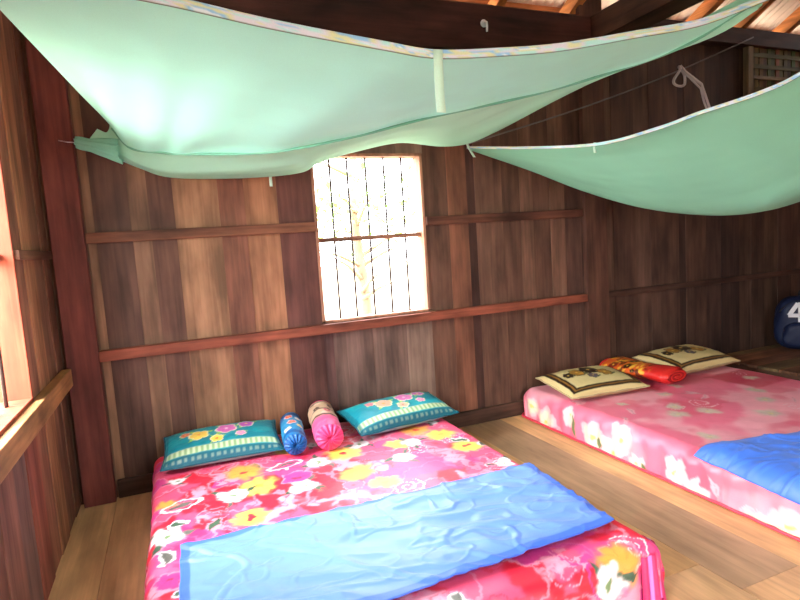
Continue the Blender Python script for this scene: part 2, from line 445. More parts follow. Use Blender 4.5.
def pattern_red(X, Y):
    """X,Y world plane; red/pink sheet with yellow and white flowers"""
    X, Y = (X + .05 * (fbm(X * 9, Y * 9, 91) - .5) + .045 * (fbm(X * 26, Y * 26, 93) - .5),
            Y + .05 * (fbm(X * 9 + 5, Y * 9, 92) - .5) + .045 * (fbm(X * 26, Y * 26 + 7, 94) - .5))
    n = len(X); C = np.tile(RED, (n, 1))
    put(C, sstep(.42, .50, fbm(X * 6.5, Y * 6.5, 3)), PINK)
    put(C, sstep(.60, .68, fbm(X * 8.5 + 9, Y * 8.5, 8)), LPINK)
    put(C, sstep(.035, .015, np.abs(fbm(X * 7 + 2, Y * 7 + 8, 55) - .5)) * .5, lin(248, 170, 196))
    put(C, sstep(.03, .012, np.abs(fbm(X * 9 + 12, Y * 9 + 3, 58) - .42)) * .6, RED)
    put(C, sstep(.62, .68, fbm(X * 6 + 3, Y * 6 + 5, 21)) * .6, MAG)
    r = random.Random(5)
    for k in range(120):
        cx, cy = r.uniform(.1, 2.3), r.uniform(-2.3, .2)
        if k % 3 == 0: swirl(C, X, Y, cx, cy, r.uniform(.05, .1), LPINK if k % 2 else WHI * .9, .09, 2.2, r.uniform(0, 6))
        elif k % 3 == 1: ring(C, X, Y, cx, cy, r.uniform(.05, .1), r.uniform(.03, .05), r.uniform(0, 3), MAG if k % 2 else LPINK)
        else: flower(C, X, Y, cx, cy, r.uniform(.05, .08), PINK if k % 2 else MAG, RED, 6, r.uniform(0, 6), LPINK)
    for k in range(26):
        cx, cy, a = r.uniform(.3, 2.1), r.uniform(-2.1, 0), r.uniform(0, 3.1)
        leaf(C, X, Y, cx, cy, .055, .02, a, GRY if k % 2 else GRN, WHI if k % 3 else LPINK)
    yel = [(.80, -.56, .1), (.84, -.76, .1), (1.31, -.57, .1), (1.29, -.85, .09), (.77, -1.05, .08), (1.38, -1.02, .07), (1.77, -.46, .09),
           (1.86, -.60, .09), (1.90, -.83, .08), (1.83, -1.98, .09), (1.35, -2.05, .09), (1.05, -.35, .08), (.55, -1.7, .08), (1.6, -.62, .07),
           (.9, -2.0, .08), (.45, -.75, .06)]
    for i, (a, b, R) in enumerate(yel):
        R *= 1.2
        flower(C, X, Y, a, b, R, YEL if i % 3 else ORA, ORA if i % 2 else RED, 7, i * 1.3, None, .5)
    whi = [(.73, -.80, .075), (1.16, -.62, .07), (.45, -1.04, .08), (1.03, -.86, .075), (1.67, -.63, .07), (1.42, -.50, .06), (1.78, -2.04, .075),
           (1.55, -.80, .07), (1.2, -.36, .05), (.5, -.5, .05), (1.9, -.38, .05), (1.2, -2.0, .07), (.62, -1.9, .08), (1.95, -1.1, .06)]
    for i, (a, b, R) in enumerate(whi):
        for q in (0.5, 2.4, 4.2):
            leaf(C, X, Y, a + R * math.cos(q + i), b + R * math.sin(q + i), R * .6, R * .24, q + i, GRN if q < 3 else GRY)
        flower(C, X, Y, a, b, R * 1.0, WHI, lin(120, 150, 100), 3 if i % 2 else 5, i * .9, None, .35)
    ring(C, X, Y, .52, -.80, .085, .045, .3, WHI, .006); leaf(C, X, Y, .52, -.80, .06, .024, .3, GRY)
    ring(C, X, Y, 1.0, -.58, .08, .035, .2, WHI, .006); leaf(C, X, Y, 1.0, -.58, .055, .018, .2, GRY)
    return C

def pattern_pink(X, Y):
    X, Y = X + .06 * (fbm(X * 14, Y * 14, 95) - .5), Y + .06 * (fbm(X * 14, Y * 14 + 7, 96) - .5)
    n = len(X); C = np.tile(lin(238, 118, 146), (n, 1))
    put(C, sstep(.48, .62, fbm(X * 3, Y * 3, 31)), lin(244, 164, 180))
    put(C, sstep(.56, .66, fbm(X * 4 + 4, Y * 4, 37)) * .6, lin(224, 84, 112))
    # redder towards the head at the far right, as printed panels
    put(C, sstep(.07, .02, np.abs(X - 4.15) - .16) * sstep(.03, -.01, np.abs(Y + .74) - .17) * .75, lin(190, 36, 66))
    put(C, sstep(-.02, .02, 2.60 - X) * .0, RED)
    r = random.Random(11)
    cream, gw = lin(250, 232, 206), lin(214, 190, 178)
    for k in range(46):
        cx, cy = r.uniform(2.45, 4.6), r.uniform(-2.3, .1)
        if k % 4 == 0: swirl(C, X, Y, cx, cy, r.uniform(.05, .09), lin(246, 196, 206), .1, 1.8, r.uniform(0, 6))
        else: leaf(C, X, Y, cx, cy, .06, .022, r.uniform(0, 3), lin(240, 170, 184))
    for i, (a, b, R) in enumerate([(3.15, -1.02, .09), (3.33, -1.08, .08), (3.25, -.92, .07), (3.55, -1.28, .09), (3.75, -1.12, .08), (3.4, -.72, .06),
                                   (3.9, -.95, .08), (3.0, -1.35, .07), (4.1, -1.3, .09), (3.6, -.6, .06), (4.15, -.75, .07), (3.02, -.72, .05)]):
        flower(C, X, Y, a, b, R, gw, lin(220, 200, 150), 5, i * 1.1, None, .6)
    for i, (a, b, R) in enumerate([(2.63, -.32, .10), (2.68, -.18, .07), (2.66, -.78, .10), (2.60, -.92, .10), (2.72, -.99, .09), (2.62, -1.10, .06), (2.66, -1.36, .08),
                                   (2.60, -1.48, .07), (2.55, -1.78, .10), (2.62, -1.9, .1), (2.5, -1.92, .08), (2.72, -.55, .06)]):
        flower(C, X, Y, a, b, R, cream, lin(246, 214, 120), 5, i * .7, lin(246, 190, 200), .5)
        if i % 3 == 2: leaf(C, X, Y, a - .05, b - .06, .07, .025, .4, lin(110, 130, 80))
    put(C, sstep(.02, .0, X - 2.545) * sstep(.0, .02, -Y) * .85, lin(224, 60, 92))
    return C

def bed(name, x0, x1, y0, y1, top, rr, pat, cell, seed, label, wob):
    """floor mattress under a printed sheet: the sheet is one grid that lies on top, rolls over the edge and falls to the floor"""
    root = empty(name, ((x0 + x1) / 2, (y0 + y1) / 2, 0))
    cx, cy = (x0 + x1) / 2, (y0 + y1) / 2
    hx, hy = (x1 - x0) / 2 - rr, (y1 - y0) / 2 - rr
    drop = rr * math.pi / 2 + (top - rr) - .006
    nu = int((2 * (hx + drop)) / cell); nv = int((2 * (hy + drop)) / cell)
    a, b = np.meshgrid(np.linspace(-hx - drop, hx + drop, nu), np.linspace(-hy - drop, hy + drop, nv))
    a, b = a.ravel(), b.ravel()
    dx, dy = np.maximum(np.abs(a) - hx, 0), np.maximum(np.abs(b) - hy, 0)
    d = np.hypot(dx, dy); d = np.minimum(d, drop)
    dd = np.maximum(np.hypot(dx, dy), 1e-9)
    ang = np.minimum(d / rr, math.pi / 2)
    out = rr * np.sin(ang); z = top - rr * (1 - np.cos(ang)) - np.maximum(d - rr * math.pi / 2, 0)
    # folds in the hanging part
    side = sstep(0.02, .12, d)
    s_along = np.where(dx > dy, b, a)
    out = out + side * wob * (fbm(s_along * 7 + 3, z * 3 + 5, seed) - .45) + side * .006 * np.sin(s_along * 55 + 4 * fbm(s_along * 3, z * 2, seed + 4))
    x = np.sign(a) * (np.minimum(np.abs(a), hx) + out * dx / dd)
    y = np.sign(b) * (np.minimum(np.abs(b), hy) + out * dy / dd)
    z = z + (1 - side) * (.016 * (fbm(a * 2.2 + 7, b * 2.2, seed + 1) - .5) + .007 * (fbm(a * 7, b * 9, seed + 2) - .5))
    z = np.maximum(z, .006)
    C = pat(a + cx, b + cy)
    o = mesh('fitted_sheet', np.stack([x, y, z], 1), gridfaces(nu, nv), SHEET, root, C, True)
    # mattress inside
    mb = MB(); mb.box(-hx - rr * .6, hx + rr * .6, -hy - rr * .6, hy + rr * .6, .0, top - .03, lin(200, 190, 180))
    mb.build('mattress', mat_cloth('mattress_ticking'), root, bevel=.03)
    # piping cord along the hem
    return root, (cx, cy)

b1, c1 = bed('floor_bed', .385, 2.02, -1.98, -.04, .205, .045, pattern_red, .0058, 1, None, .03)
tag(b1, 'low floor bed with red and pink floral sheet, in front of the window', 'bed', 'floor beds')
b2, c2 = bed('floor_bed', 2.765, 4.37, -2.1, -.035, .205, .075, pattern_pink, .0075, 5, None, .02)
tag(b2, 'low floor bed with pale pink flowered sheet and two cream pillows', 'bed', 'floor beds')
# hem cords (parts)
def hem(root, c, x0, x1, y0, y1, z, r, colr, seed):
    m = MB(); P = []
    rad = .07
    cs = [(x1 - rad, y1 - rad, 0), (x0 + rad, y1 - rad, 90), (x0 + rad, y0 + rad, 180), (x1 - rad, y0 + rad, 270)]
    for (px, py, a0) in cs:
        for k in range(7):
            q = math.radians(a0 + 15 * k)
            P.append((px + rad * math.cos(q) - c[0], py + rad * math.sin(q) - c[1], z))
    Q = []
    for i in range(len(P)):
        p, q = Vector(P[i]), Vector(P[(i + 1) % len(P)])
        n = max(1, int((q - p).length / .06))
        for k in range(n):
            v = p.lerp(q, k / n); Q.append((v.x + random.uniform(-.003, .003), v.y + random.uniform(-.003, .003), v.z))
    Q.append(Q[0])
    m.tube(Q, r, 6, colr)
    return m.build('hem', SHEET, root, smooth=True)
hem(b1, c1, .375, 2.03, -1.99, -.03, .012, .008, lin(220, 40, 110), 1)
hem(b2, c2, 2.75, 4.385, -2.115, -.025, .010, .007, lin(226, 60, 84), 2)
# magenta corner frill at the foot of the first bed
fr = MB()
nA, nB = 60, 8
V = []; Cc = []
for j in range(nB):
    t = j / (nB - 1)
    for i in range(nA):
        s = i / (nA - 1)
        q = math.radians(-115 + 150 * s)
        R = .080 + .016 * t + (.007 * math.sin(s * 30)) * (.3 + t)
        V.append((2.02 - .075 + R * math.cos(q) - c1[0], -1.98 + .075 + R * math.sin(q) - c1[1], .188 - .183 * t))
        Cc.append(lin(214, 48, 110) if math.sin(s * 30) > -.3 else lin(206, 130, 214))
fr.add(V, gridfaces(nA, nB), np.array(Cc))
fo = fr.build('corner_frill', SHEET, b1, smooth=True)
fo['label'] = 'magenta gathered corner frill'

# ------------------------------------------------------------------ pillows
def pillow_geo(w, d, h, nu=90, nv=60, flange=.0, seed=0, sag=.0):
    u, v = np.meshgrid(np.linspace(-1, 1, nu), np.linspace(-1, 1, nv)); u = u.ravel(); v = v.ravel()
    t = (np.clip(1 - np.abs(u) ** 3.2, 0, 1) * np.clip(1 - np.abs(v) ** 3.0, 0, 1)) ** .55
    pin = 1 - .045 * (1 - np.abs(v) ** 2) * np.abs(u) ** 6
    pin2 = 1 - .06 * (1 - np.abs(u) ** 2) * np.abs(v) ** 6
    x = u * w / 2 * pin; y = v * d / 2 * pin2
    wr = .010 * (fbm(u * 4 + seed, v * 4, seed) - .5) * (1 - t) + .006 * (fbm(u * 7, v * 7 + seed, seed + 3) - .5)
    top = np.stack([x, y, h * (.42 + .58 * t) + wr - h * .42 * 0], 1)
    bot = np.stack([x, y, h * .42 * (1 - .98 * t)], 1)
    edge = (np.abs(u) > .999) | (np.abs(v) > .999)
    bot[edge] = top[edge]
    n = nu * nv
    F = gridfaces(nu, nv) + [tuple(i + n for i in f[::-1]) for f in gridfaces(nu, nv)]
    return np.vstack([top, bot]), F, u, v

TEAL, DTEAL, CREAM = lin(16, 132, 150), lin(8, 92, 110), lin(190, 206, 170)
def pil_teal(u, v, seed, rosy):
    C = np.tile(TEAL, (len(u), 1))
    put(C, sstep(.45, .62, fbm(u * 3, v * 3, seed)) * .5, lin(20, 170, 180))
    put(C, sstep(.05, .0, np.abs(v + .62) - .10), CREAM)
    put(C, sstep(.03, .0, np.abs(v + .62) - .10) * (np.sin(u * 70) > .2) * .8, lin(120, 160, 110))
    put(C, (v < -.78) * 1.0, DTEAL)
    put(C, sstep(.02, 0, np.abs(v + .9) - .03) * (np.sin(u * 60) > 0) * .3, CREAM)
    put(C, sstep(.02, 0, np.abs(np.abs(u) - .95) - .02) * .6, DTEAL)
    U, W = u * 1.7, v
    for (a, b, R, c, e) in ((-.65, .15, .30, YEL, ORA), (0.15, .3, .32, lin(222, 110, 190), lin(250, 210, 230)), (.75, .45, .24, lin(196, 90, 190), YEL),
                            (-.15, -.25, .20, lin(240, 210, 90), RED), (-1.05, .35, .16, lin(230, 120, 80), YEL), (.55, -.15, .16, lin(240, 150, 200), YEL)):
        if rosy: a += .2; c = np.asarray(c) * .5 + lin(226, 130, 190) * .5
        for q in (.4, 2.2, 4.0): leaf(C, U, W, a + R * 1.0 * math.cos(q), b + R * math.sin(q), R * .55, R * .2, q, lin(150, 200, 90))
        flower(C, U, W, a, b, R, c, e, 5, a * 3, lin(240, 236, 200), .15)
    for k in range(5): ring(C, U, W, -1.2 + k * .6, .68, .15, .06, .2, lin(120, 200, 150), .012)
    return C

def pil_cream(u, v, seed):
    base = lin(212, 190, 136)
    C = np.tile(base, (len(u), 1))
    brown, gold = lin(46, 30, 22), lin(170, 122, 50)
    put(C, sstep(.02, .0, np.abs(np.maximum(np.abs(u) * .98, np.abs(v)) - .80) - .07), brown)
    put(C, sstep(.01, .0, np.abs(np.maximum(np.abs(u) * .98, np.abs(v)) - .80) - .015) * .6, gold)
    U, W = u * 1.7, v
    for (a, b, R, c) in ((-.5, .2, .3, gold), (.1, .3, .34, brown), (.55, -.05, .28, gold), (-.1, -.2, .2, lin(100, 90, 100)), (-.95, .1, .2, brown)):
        flower(C, U, W, a, b, R, c, lin(232, 190, 90), 6, a * 2 + seed, brown, .15)
        leaf(C, U, W, a + R, b - R * .5, R * .5, R * .2, .5, lin(90, 96, 60))
    return C

def pillow(name, loc, rz, tilt, w, d, h, colf, label, group, seed, trimc, roll=0.0):
    root = empty(name, loc); root.rotation_euler = (tilt, roll, rz)
    V, F, u, v = pillow_geo(w, d, h, seed=seed)
    C = colf(u, v); C = np.vstack([C, np.tile(C.mean(0), (len(u), 1))])
    mesh('pillowcase', V, F, PILLOWC, root, C, True)
    nu, nv = 90, 60
    idx = [i for i in range(nu)] + [j * nu + nu - 1 for j in range(nv)] + [(nv - 1) * nu + i for i in range(nu - 1, -1, -1)] + [j * nu for j in range(nv - 1, -1, -1)]
    P = [V[i] for i in idx]; Q = [P[0]]
    for q in P[1:]:
        if np.linalg.norm(q - Q[-1]) > .004: Q.append(q)
    m = MB(); m.tube([tuple(q) for q in Q], .005, 6, trimc); m.build('piping', PILLOWC, root, smooth=True)
    return tag(root, label, 'pillow', group)

pillow('pillow', (.735, -.235, .222), math.radians(-3), math.radians(8), .60, .37, .105, lambda u, v: pil_teal(u, v, 2, False),
       'teal flowered pillow with cream border at the left, next to the blue bolster', 'teal pillows', 2, DTEAL)
pillow('pillow', (1.735, -.275, .222), math.radians(7), math.radians(9), .64, .34, .115, lambda u, v: pil_teal(u, v, 6, True),
       'teal flowered pillow under the window, right of the pink bolster', 'teal pillows', 6, DTEAL)
pillow('pillow', (3.075, -.40, .222), math.radians(-5), math.radians(6), .58, .42, .115, lambda u, v: pil_cream(u, v, 1),
       'cream and brown banded pillow at the left head corner of the pale pink bed', 'cream pillows', 1, lin(180, 160, 120))
pillow('pillow', (4.035, -.31, .222), math.radians(2), math.radians(6), .62, .42, .125, lambda u, v: pil_cream(u, v, 3),
       'cream and brown banded pillow farther right, near the low platform', 'cream pillows', 3, lin(180, 160, 120))

# ------------------------------------------------------------------ bolsters
def bolster(a, b, r, colf, endc, label, group, seed, tailc):
    a, b = Vector(a), Vector(b); L = (b - a).length
    root = empty('bolster', a); 
    root.rotation_euler = (b - a).to_track_quat('Y', 'Z').to_euler()
    nu, nv = 72, 60
    V = []; U = []; T = []
    for j in range(nv):
        t = j / (nv - 1)
        rr = r * (1 - .06 * abs(2 * t - 1) ** 6) * (1 + .015 * math.sin(t * 40 + seed))
        for i in range(nu):
            q = 2 * math.pi * i / nu
            w = 1 + .03 * math.sin(3 * q + t * 9 + seed) + .012 * math.sin(11 * q + t * 20)
            V.append((rr * w * math.cos(q), t * L, rr * w * math.sin(q) * .96)); U.append(q); T.append(t)
    F = [(j * nu + i, j * nu + (i + 1) % nu, (j + 1) * nu + (i + 1) % nu, (j + 1) * nu + i) for j in range(nv - 1) for i in range(nu)]
    C = colf(np.array(U), np.array(T))
    mesh('cover', V, F, PILLOWC, root, C, True)
    for (yy, sg) in ((0, -1), (L, 1)):   # gathered round ends
        W = []; G = []; K = []
        for j in range(9):
            s = j / 8
            for i in range(nu):
                q = 2 * math.pi * i / nu
                R = r * .96 * (1 - s)
                pl = .010 * math.sin(14 * q + s * 3) * (s * (1 - s) * 4)
                W.append((R * math.cos(q), yy + sg * (.022 * math.sin(math.pi * (1 - s) ** .6) + pl), R * math.sin(q) * .96))
                K.append(endc if math.sin(14 * q) > -.3 else np.asarray(endc) * .75)
        F2 = [(j * nu + i, j * nu + (i + 1) % nu, (j + 1) * nu + (i + 1) % nu, (j + 1) * nu + i) for j in range(8) for i in range(nu)]
        mesh('gathered_end', W, F2, PILLOWC, root, np.array(K), True)
    return tag(root, label, 'bolster', group)

def roll_blue(q, t):
    C = np.tile(lin(28, 118, 180), (len(q), 1))
    X, Y = (q - math.pi / 2) * .9, t * 5 - 2.5
    put(C, sstep(.1, .0, np.abs(t - .5) - .22) * .5, lin(60, 160, 200))
    for (a, b, R, c) in ((0, .2, .42, lin(240, 120, 110)), (.5, -1.1, .35, lin(240, 235, 220)), (-.6, -.6, .3, YEL), (.2, 1.4, .35, lin(230, 90, 80)), (-.6, 1.1, .3, WHI)):
        flower(C, X, Y, a, b, R, c, YEL, 5, a, WHI, .2)
    put(C, sstep(.02, .0, np.abs(t - .12) - .03), lin(20, 80, 140)); put(C, sstep(.02, .0, np.abs(t - .9) - .03), lin(20, 80, 140))
    return C
def roll_pink(q, t):
    C = np.tile(lin(228, 92, 140), (len(q), 1))
    put(C, sstep(.02, .0, .38 - t), lin(214, 180, 150))
    X, Y = (q - math.pi / 2) * 1.0, t * 5 - 2.5
    for (a, b, R, c) in ((-.3, .4, .35, lin(200, 90, 110)), (.5, .9, .32, lin(70, 52, 46)), (-.6, 1.3, .3, lin(90, 62, 52)), (.3, 1.9, .3, lin(236, 210, 190)), (0, -.2, .25, lin(240, 200, 190))):
        flower(C, X, Y, a, b, R, c, lin(240, 200, 160), 5, a, lin(230, 200, 180), .2)
    for tt in (.40, .62, .93): put(C, sstep(.012, .0, np.abs(t - tt) - .018), lin(84, 56, 50))
    return C
bolster((1.075, -.50, .275), (1.125, -.12, .28), .061, roll_blue, lin(24, 96, 168), 'small blue flowered bolster lying between the left teal pillow and the pink bolster', 'bolsters on the red floral bed', 1, 0)
bolster((1.250, -.53, .289), (1.318, -.07, .293), .076, roll_pink, lin(228, 70, 130), 'pink and brown banded bolster beside the right teal pillow', 'bolsters on the red floral bed', 3, 0)

# folded red and orange blanket between the cream pillows
def red_fold():
    root = empty('folded_blanket', (3.55, -.37, .222), math.radians(-82))
    nu, nv = 110, 70
    u, v = np.meshgrid(np.linspace(0, 1, nu), np.linspace(0, 1, nv)); u = u.ravel(); v = v.ravel()
    L, R = .54, .080
    ang = v * 2 * math.pi
    flat = 1.7
    rr = R * (1 + .10 * (fbm(u * 5, np.cos(ang) + 3, 3) - .5) + .08 * np.sin(ang * 2 + u * 5))
    end = 1 - .25 * sstep(.85, 1, np.abs(2 * u - 1))
    x = (u - .5) * L; y = rr * np.cos(ang) * flat * end; z = rr * np.sin(ang) * .64 * end + .057
    C = np.tile(lin(206, 40, 36), (len(u), 1))
    X, Y = x * 10, v * 5
    put(C, sstep(-.14, -.06, -x), lin(228, 98, 38))
    put(C, sstep(.55, .62, fbm(x * 30, v * 9, 4)) * sstep(-.16, -.08, -x) * .85, lin(60, 30, 20))
    put(C, sstep(.60, .66, fbm(x * 26 + 9, v * 8, 7)) * sstep(-.16, -.08, -x), lin(246, 190, 70))
    for i in range(44):
        a, b = random.uniform(-3, 1.6), random.uniform(0, 5)
        flower(C, X, Y, a, b, random.uniform(.18, .42), (lin(244, 140, 40), lin(250, 180, 60), lin(120, 30, 24), lin(50, 26, 20))[i % 4], lin(250, 200, 70), 5, i, None, .4)
    mesh('rolled_cloth', np.stack([x, y, z], 1), gridfaces(nu, nv), PILLOWC, root, C, True)
    for s in (-.5, .5):
        m = MB()
        V = [(s * L, 0, .057)]; n = 40
        for k in range(n):
            q = 2 * math.pi * k / n
            V.append((s * L, R * math.cos(q) * flat * .75, R * math.sin(q) * .64 * .75 + .057))
        m.add(V, [(0, 1 + k, 1 + (k + 1) % n) for k in range(n)], lin(170, 30, 34))
        P = []
        for k in range(60):
            q = k / 59 * 5 * math.pi; r2 = R * .75 * (k / 59)
            P.append((s * L * 1.005, r2 * math.cos(q) * flat, r2 * math.sin(q) * .64 + .057))
        m.tube(P, .006, 6, lin(206, 46, 40))
        m.build('rolled_end', PILLOWC, root)
    return tag(root, 'rolled red and orange patterned blanket between the two cream pillows', 'blanket')
red_fold()

# ------------------------------------------------------------------ blue towels
def towel(corners, nu, nv, amp, seed, zf, base, border, edge_x=None):
    P = np.array(corners, float)             # far-left, far-right, near-right, near-left (x, y)
    u, v = np.meshgrid(np.linspace(0, 1, nu), np.linspace(0, 1, nv)); u = u.ravel(); v = v.ravel()
    x = (P[0, 0] * (1 - u) + P[1, 0] * u) * (1 - v) + (P[3, 0] * (1 - u) + P[2, 0] * u) * v
    y = (P[0, 1] * (1 - u) + P[1, 1] * u) * (1 - v) + (P[3, 1] * (1 - u) + P[2, 1] * u) * v
    y = y + .02 * (fbm(u * 3, v * 0 + .5, seed) - .5); x = x + .015 * (fbm(v * 3, u * 0 + 3.5, seed + 2) - .5)
    # long slanting folds and fine crumples
    s = x * .35 + y * 1.0; r = x * 1.0 - y * .35
    ridge = lambda n: 1 - np.abs(2 * n - 1)
    fine = sstep(.06, .0, np.abs(fbm(s * 6 + r * 2, r * 3 - s * 1.5, seed + 31, 2) - .5)) + .6 * sstep(.05, .0, np.abs(fbm(s * 8 - r * 3 + 7, r * 6 + s * 2, seed + 33, 2) - .5))
    w = .0055 * fine + sstep(0, .12, np.minimum(np.minimum(u * 1.6, (1 - u) * 1.6), np.minimum(v, 1 - v) * .8) + .03) * amp * (ridge(fbm(s * 6 + 1.3, r * 1.6, seed + 5, 2)) ** 3) + amp * .55 * (ridge(fbm(s * 11 + 4, r * 4.2 + 2, seed + 9, 2)) ** 3) + amp * .08 * (fbm(s * 26, r * 18, seed + 11) - .3)
    z = zf(x, y) + .010 + np.maximum(w, 0)
    if edge_x is not None:                    # lies over the rounded side of the mattress
        q = np.clip((edge_x - x) / .075, 0, math.pi / 2); lift = z - .205
        x = np.where(q > 0, edge_x - (.075 + lift) * np.sin(q), x)
        z = np.where(q > 0, .13 + (.075 + lift) * np.cos(q), z)
    C = np.tile(base, (len(u), 1))
    put(C, sstep(.35, .65, fbm(x * 9, y * 9, seed + 20)) * .35, np.asarray(base) * 1.2)
    if border:
        edge = np.minimum(np.minimum(v * .6, (1 - v) * .6), np.minimum(u * 1.45, (1 - u) * 1.45))
        put(C, sstep(.034, .028, edge), lin(58, 104, 214))
    cx, cy = x.mean(), y.mean()
    root = empty('towel', (cx, cy, .2))
    o = mesh('towel_cloth', np.stack([x - cx, y - cy, z - .2], 1), gridfaces(nu, nv), TOWEL, root, C, True, solid=.006, offset=-1)
    return root
def top_flat(x, y): return .214 + 0 * x
t1 = towel([(.50, -1.215), (2.0, -1.235), (1.955, -1.82), (.485, -1.87)], 300, 150, .017, 3, top_flat, lin(98, 138, 232), True)
tag(t1, 'crumpled light blue towel spread across the red floral bed', 'towel', 'blue towels')
def top_bed2(x, y): return .214 + 0 * x
t2 = towel([(2.768, -1.475), (4.0, -1.72), (4.0, -2.06), (2.740, -2.02)], 220, 120, .02, 13, top_bed2, lin(62, 112, 214), False, 2.84)  # base blue darkened to put the dimmer light into the colour
tag(t2, 'blue towel, darkened for dimmer light, lying across the foot of the pale pink bed', 'towel', 'blue towels')

# ------------------------------------------------------------------ mosquito nets
def netcol(n, base, seed, X):
    C = np.tile(base, (n, 1))
    k = fbm(X[:, 0] * 6, X[:, 1] * 6, seed)
    put(C, sstep(.4, .7, k) * .25, np.asarray(base) * 1.15)
    return C
def ribbon_strip(P, width, name, parent, seed, tilt=(0, 0, 1), off=(0, -.007, 0)):
    P = spline(P, 160); n = len(P)
    V = []; C = []
    pal = [lin(225, 236, 245), lin(150, 200, 235), lin(214, 218, 180), lin(216, 216, 230), lin(180, 228, 228), lin(205, 230, 245)]
    t = np.array(tilt, float); t /= np.linalg.norm(t)
    nv = 7
    for j in range(nv):
        for i in range(n):
            V.append(P[i] - t * (width * j / (nv - 1) - .003) + np.array(off))
            k = int(vnoise(np.array([i * .28]), np.array([j * .5]), seed)[0] * 5.99)
            C.append(pal[k] if j < nv - 1 else lin(90, 110, 90))
    return mesh(name, V, gridfaces(n, nv), RIBBON, parent, np.array(C), True, solid=.002)
def strap(p, L, w, parent, lean=(0, 0)):
    m = MB(); x, y, z = p
    n = 6; V = []
    for j in range(n):
        t = j / (n - 1)
        for s in (-1, 1):
            V.append((x + s * w / 2 + lean[0] * t, y + lean[1] * t + .004 * math.sin(t * 3), z - L * t))
    F = [(2 * j, 2 * j + 1, 2 * j + 3, 2 * j + 2) for j in range(n - 1)]
    return mesh('tie_tape', V, F, STRAPM, parent, None, True, solid=.0015)

# --- the large net over the red bed
net1 = tag(empty('mosquito_net'), 'large pale green mosquito net swagged over the red floral bed, below the dark beam', 'mosquito net', 'mosquito nets')
N = [(.225, -1.98, 1.885), (.45, -1.955, 1.862), (.633, -1.95, 1.843), (.839, -1.95, 1.813), (1.113, -1.95, 1.784), (1.268, -1.95, 1.772), (1.47, -1.95, 1.79),
     (1.675, -1.95, 1.817), (1.941, -1.95, 1.87), (2.239, -1.95, 1.933), (2.525, -1.97, 2.03)]
Cr = [(.372, -.2, 1.923), (.445, -.25, 1.828), (.57, -.38, 1.79), (.706, -.5, 1.766), (1.031, -.75, 1.736), (1.344, -.95, 1.765), (1.661, -1.1, 1.823), (1.984, -1.3, 1.862),
      (2.228, -1.5, 1.901), (2.378, -1.75, 1.931), (2.50, -1.92, 2.01)]
N, Cr = np.array(N), np.array(Cr)
mid = lambda f, dz: N * (1 - f) + Cr * f + np.array([0, 0, dz])
sagw = np.sin(np.linspace(0, math.pi, 11))[:, None] * np.array([0, 0, 1.0])
lip = np.sin(np.linspace(.12, math.pi * .97, 11))[:, None]
rowsA = [N, mid(.3, 0) - sagw * .022, mid(.65, 0) - sagw * .03, mid(.9, 0) - sagw * .018, Cr + lip * np.array([0, -.02, -.022]),
         Cr + lip * np.array([0, .012, -.008]), Cr + lip * np.array([0, -.03, .05])]
nu, nv = 200, 90
G = patch(rowsA, nu, nv)
uu = np.linspace(0, 1, nu)[None, :]; vv = np.linspace(0, 1, nv)[:, None]
G[..., 2] += .006 * np.sin(uu * 55 + 3 * vv) * np.sin(np.pi * vv) * .6 + .012 * (fbm(uu * 6 + 0 * vv, vv * 4 + 0 * uu, 4) - .5)
V = G.reshape(-1, 3)
GREEN1 = lin(176, 247, 232)
mesh('roof_panel', V, gridfaces(nu, nv), NETM, net1, netcol(len(V), GREEN1, 3, V), True)
m = MB(); m.tube([tuple(q) for q in spline(Cr + lip * np.array([0, -.018, -.026]), 90)], .006, 8, lin(120, 184, 160))  # added tube, darker green, draws the shading line of the crease
m.build('crease_shade', NETM, net1, smooth=True)
# lower fold that droops behind the crease: crease -> drooping far edge -> back up over the top
sil = [(.263, -.12, 1.879), (.345, -.12, 1.806), (.475, -.12, 1.74), (.638, -.12, 1.692), (1.022, -.12, 1.686), (1.302, -.12, 1.709), (1.423, -.12, 1.764), (1.67, -.12, 1.831),
       (1.929, -.12, 1.879), (2.198, -.12, 1.856), (2.391, -.12, 1.869), (2.46, -.4, 1.9), (2.507, -.9, 1.961), (2.5, -1.2, 1.979), (2.496, -1.55, 1.974), (2.522, -1.8, 1.977), (2.535, -1.95, 2.016)]
silp = [90, 110, 140, 175, 250, 300, 320, 360, 400, 440, 467, 500, 560, 600, 660, 720, 760]
sil = np.array(sil)
cpx = [90, 112, 130, 160, 190, 270, 350, 430, 520, 600, 680, 760]
Cx = np.vstack([Cr[0] + np.array([-.004, 0, -.012]), Cr[:]])
Cs = np.stack([np.interp(silp, cpx, Cx[:, k]) for k in range(3)], 1)
inner = Cs + np.array([0, -.06, .05])
fade = np.interp(np.arange(len(sil)), [0, 1, 2, 3, 9, 16], [.1, .25, .6, 1, .8, .1])[:, None]
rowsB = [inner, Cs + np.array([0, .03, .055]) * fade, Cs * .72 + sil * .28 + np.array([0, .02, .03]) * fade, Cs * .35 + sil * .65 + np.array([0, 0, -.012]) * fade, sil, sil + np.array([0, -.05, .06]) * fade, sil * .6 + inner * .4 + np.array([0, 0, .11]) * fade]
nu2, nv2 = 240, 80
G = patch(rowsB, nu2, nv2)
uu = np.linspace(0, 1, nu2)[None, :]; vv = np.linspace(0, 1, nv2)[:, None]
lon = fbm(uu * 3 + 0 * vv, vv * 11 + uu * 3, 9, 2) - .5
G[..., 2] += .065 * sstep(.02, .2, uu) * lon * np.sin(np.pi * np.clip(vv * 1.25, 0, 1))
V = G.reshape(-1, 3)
mesh('side_panel', V, gridfaces(nu2, nv2), NETM, net1, netcol(len(V), lin(172, 226, 204), 8, V), True)  # same netting, colour greyed to paint in the drooping fold's shade
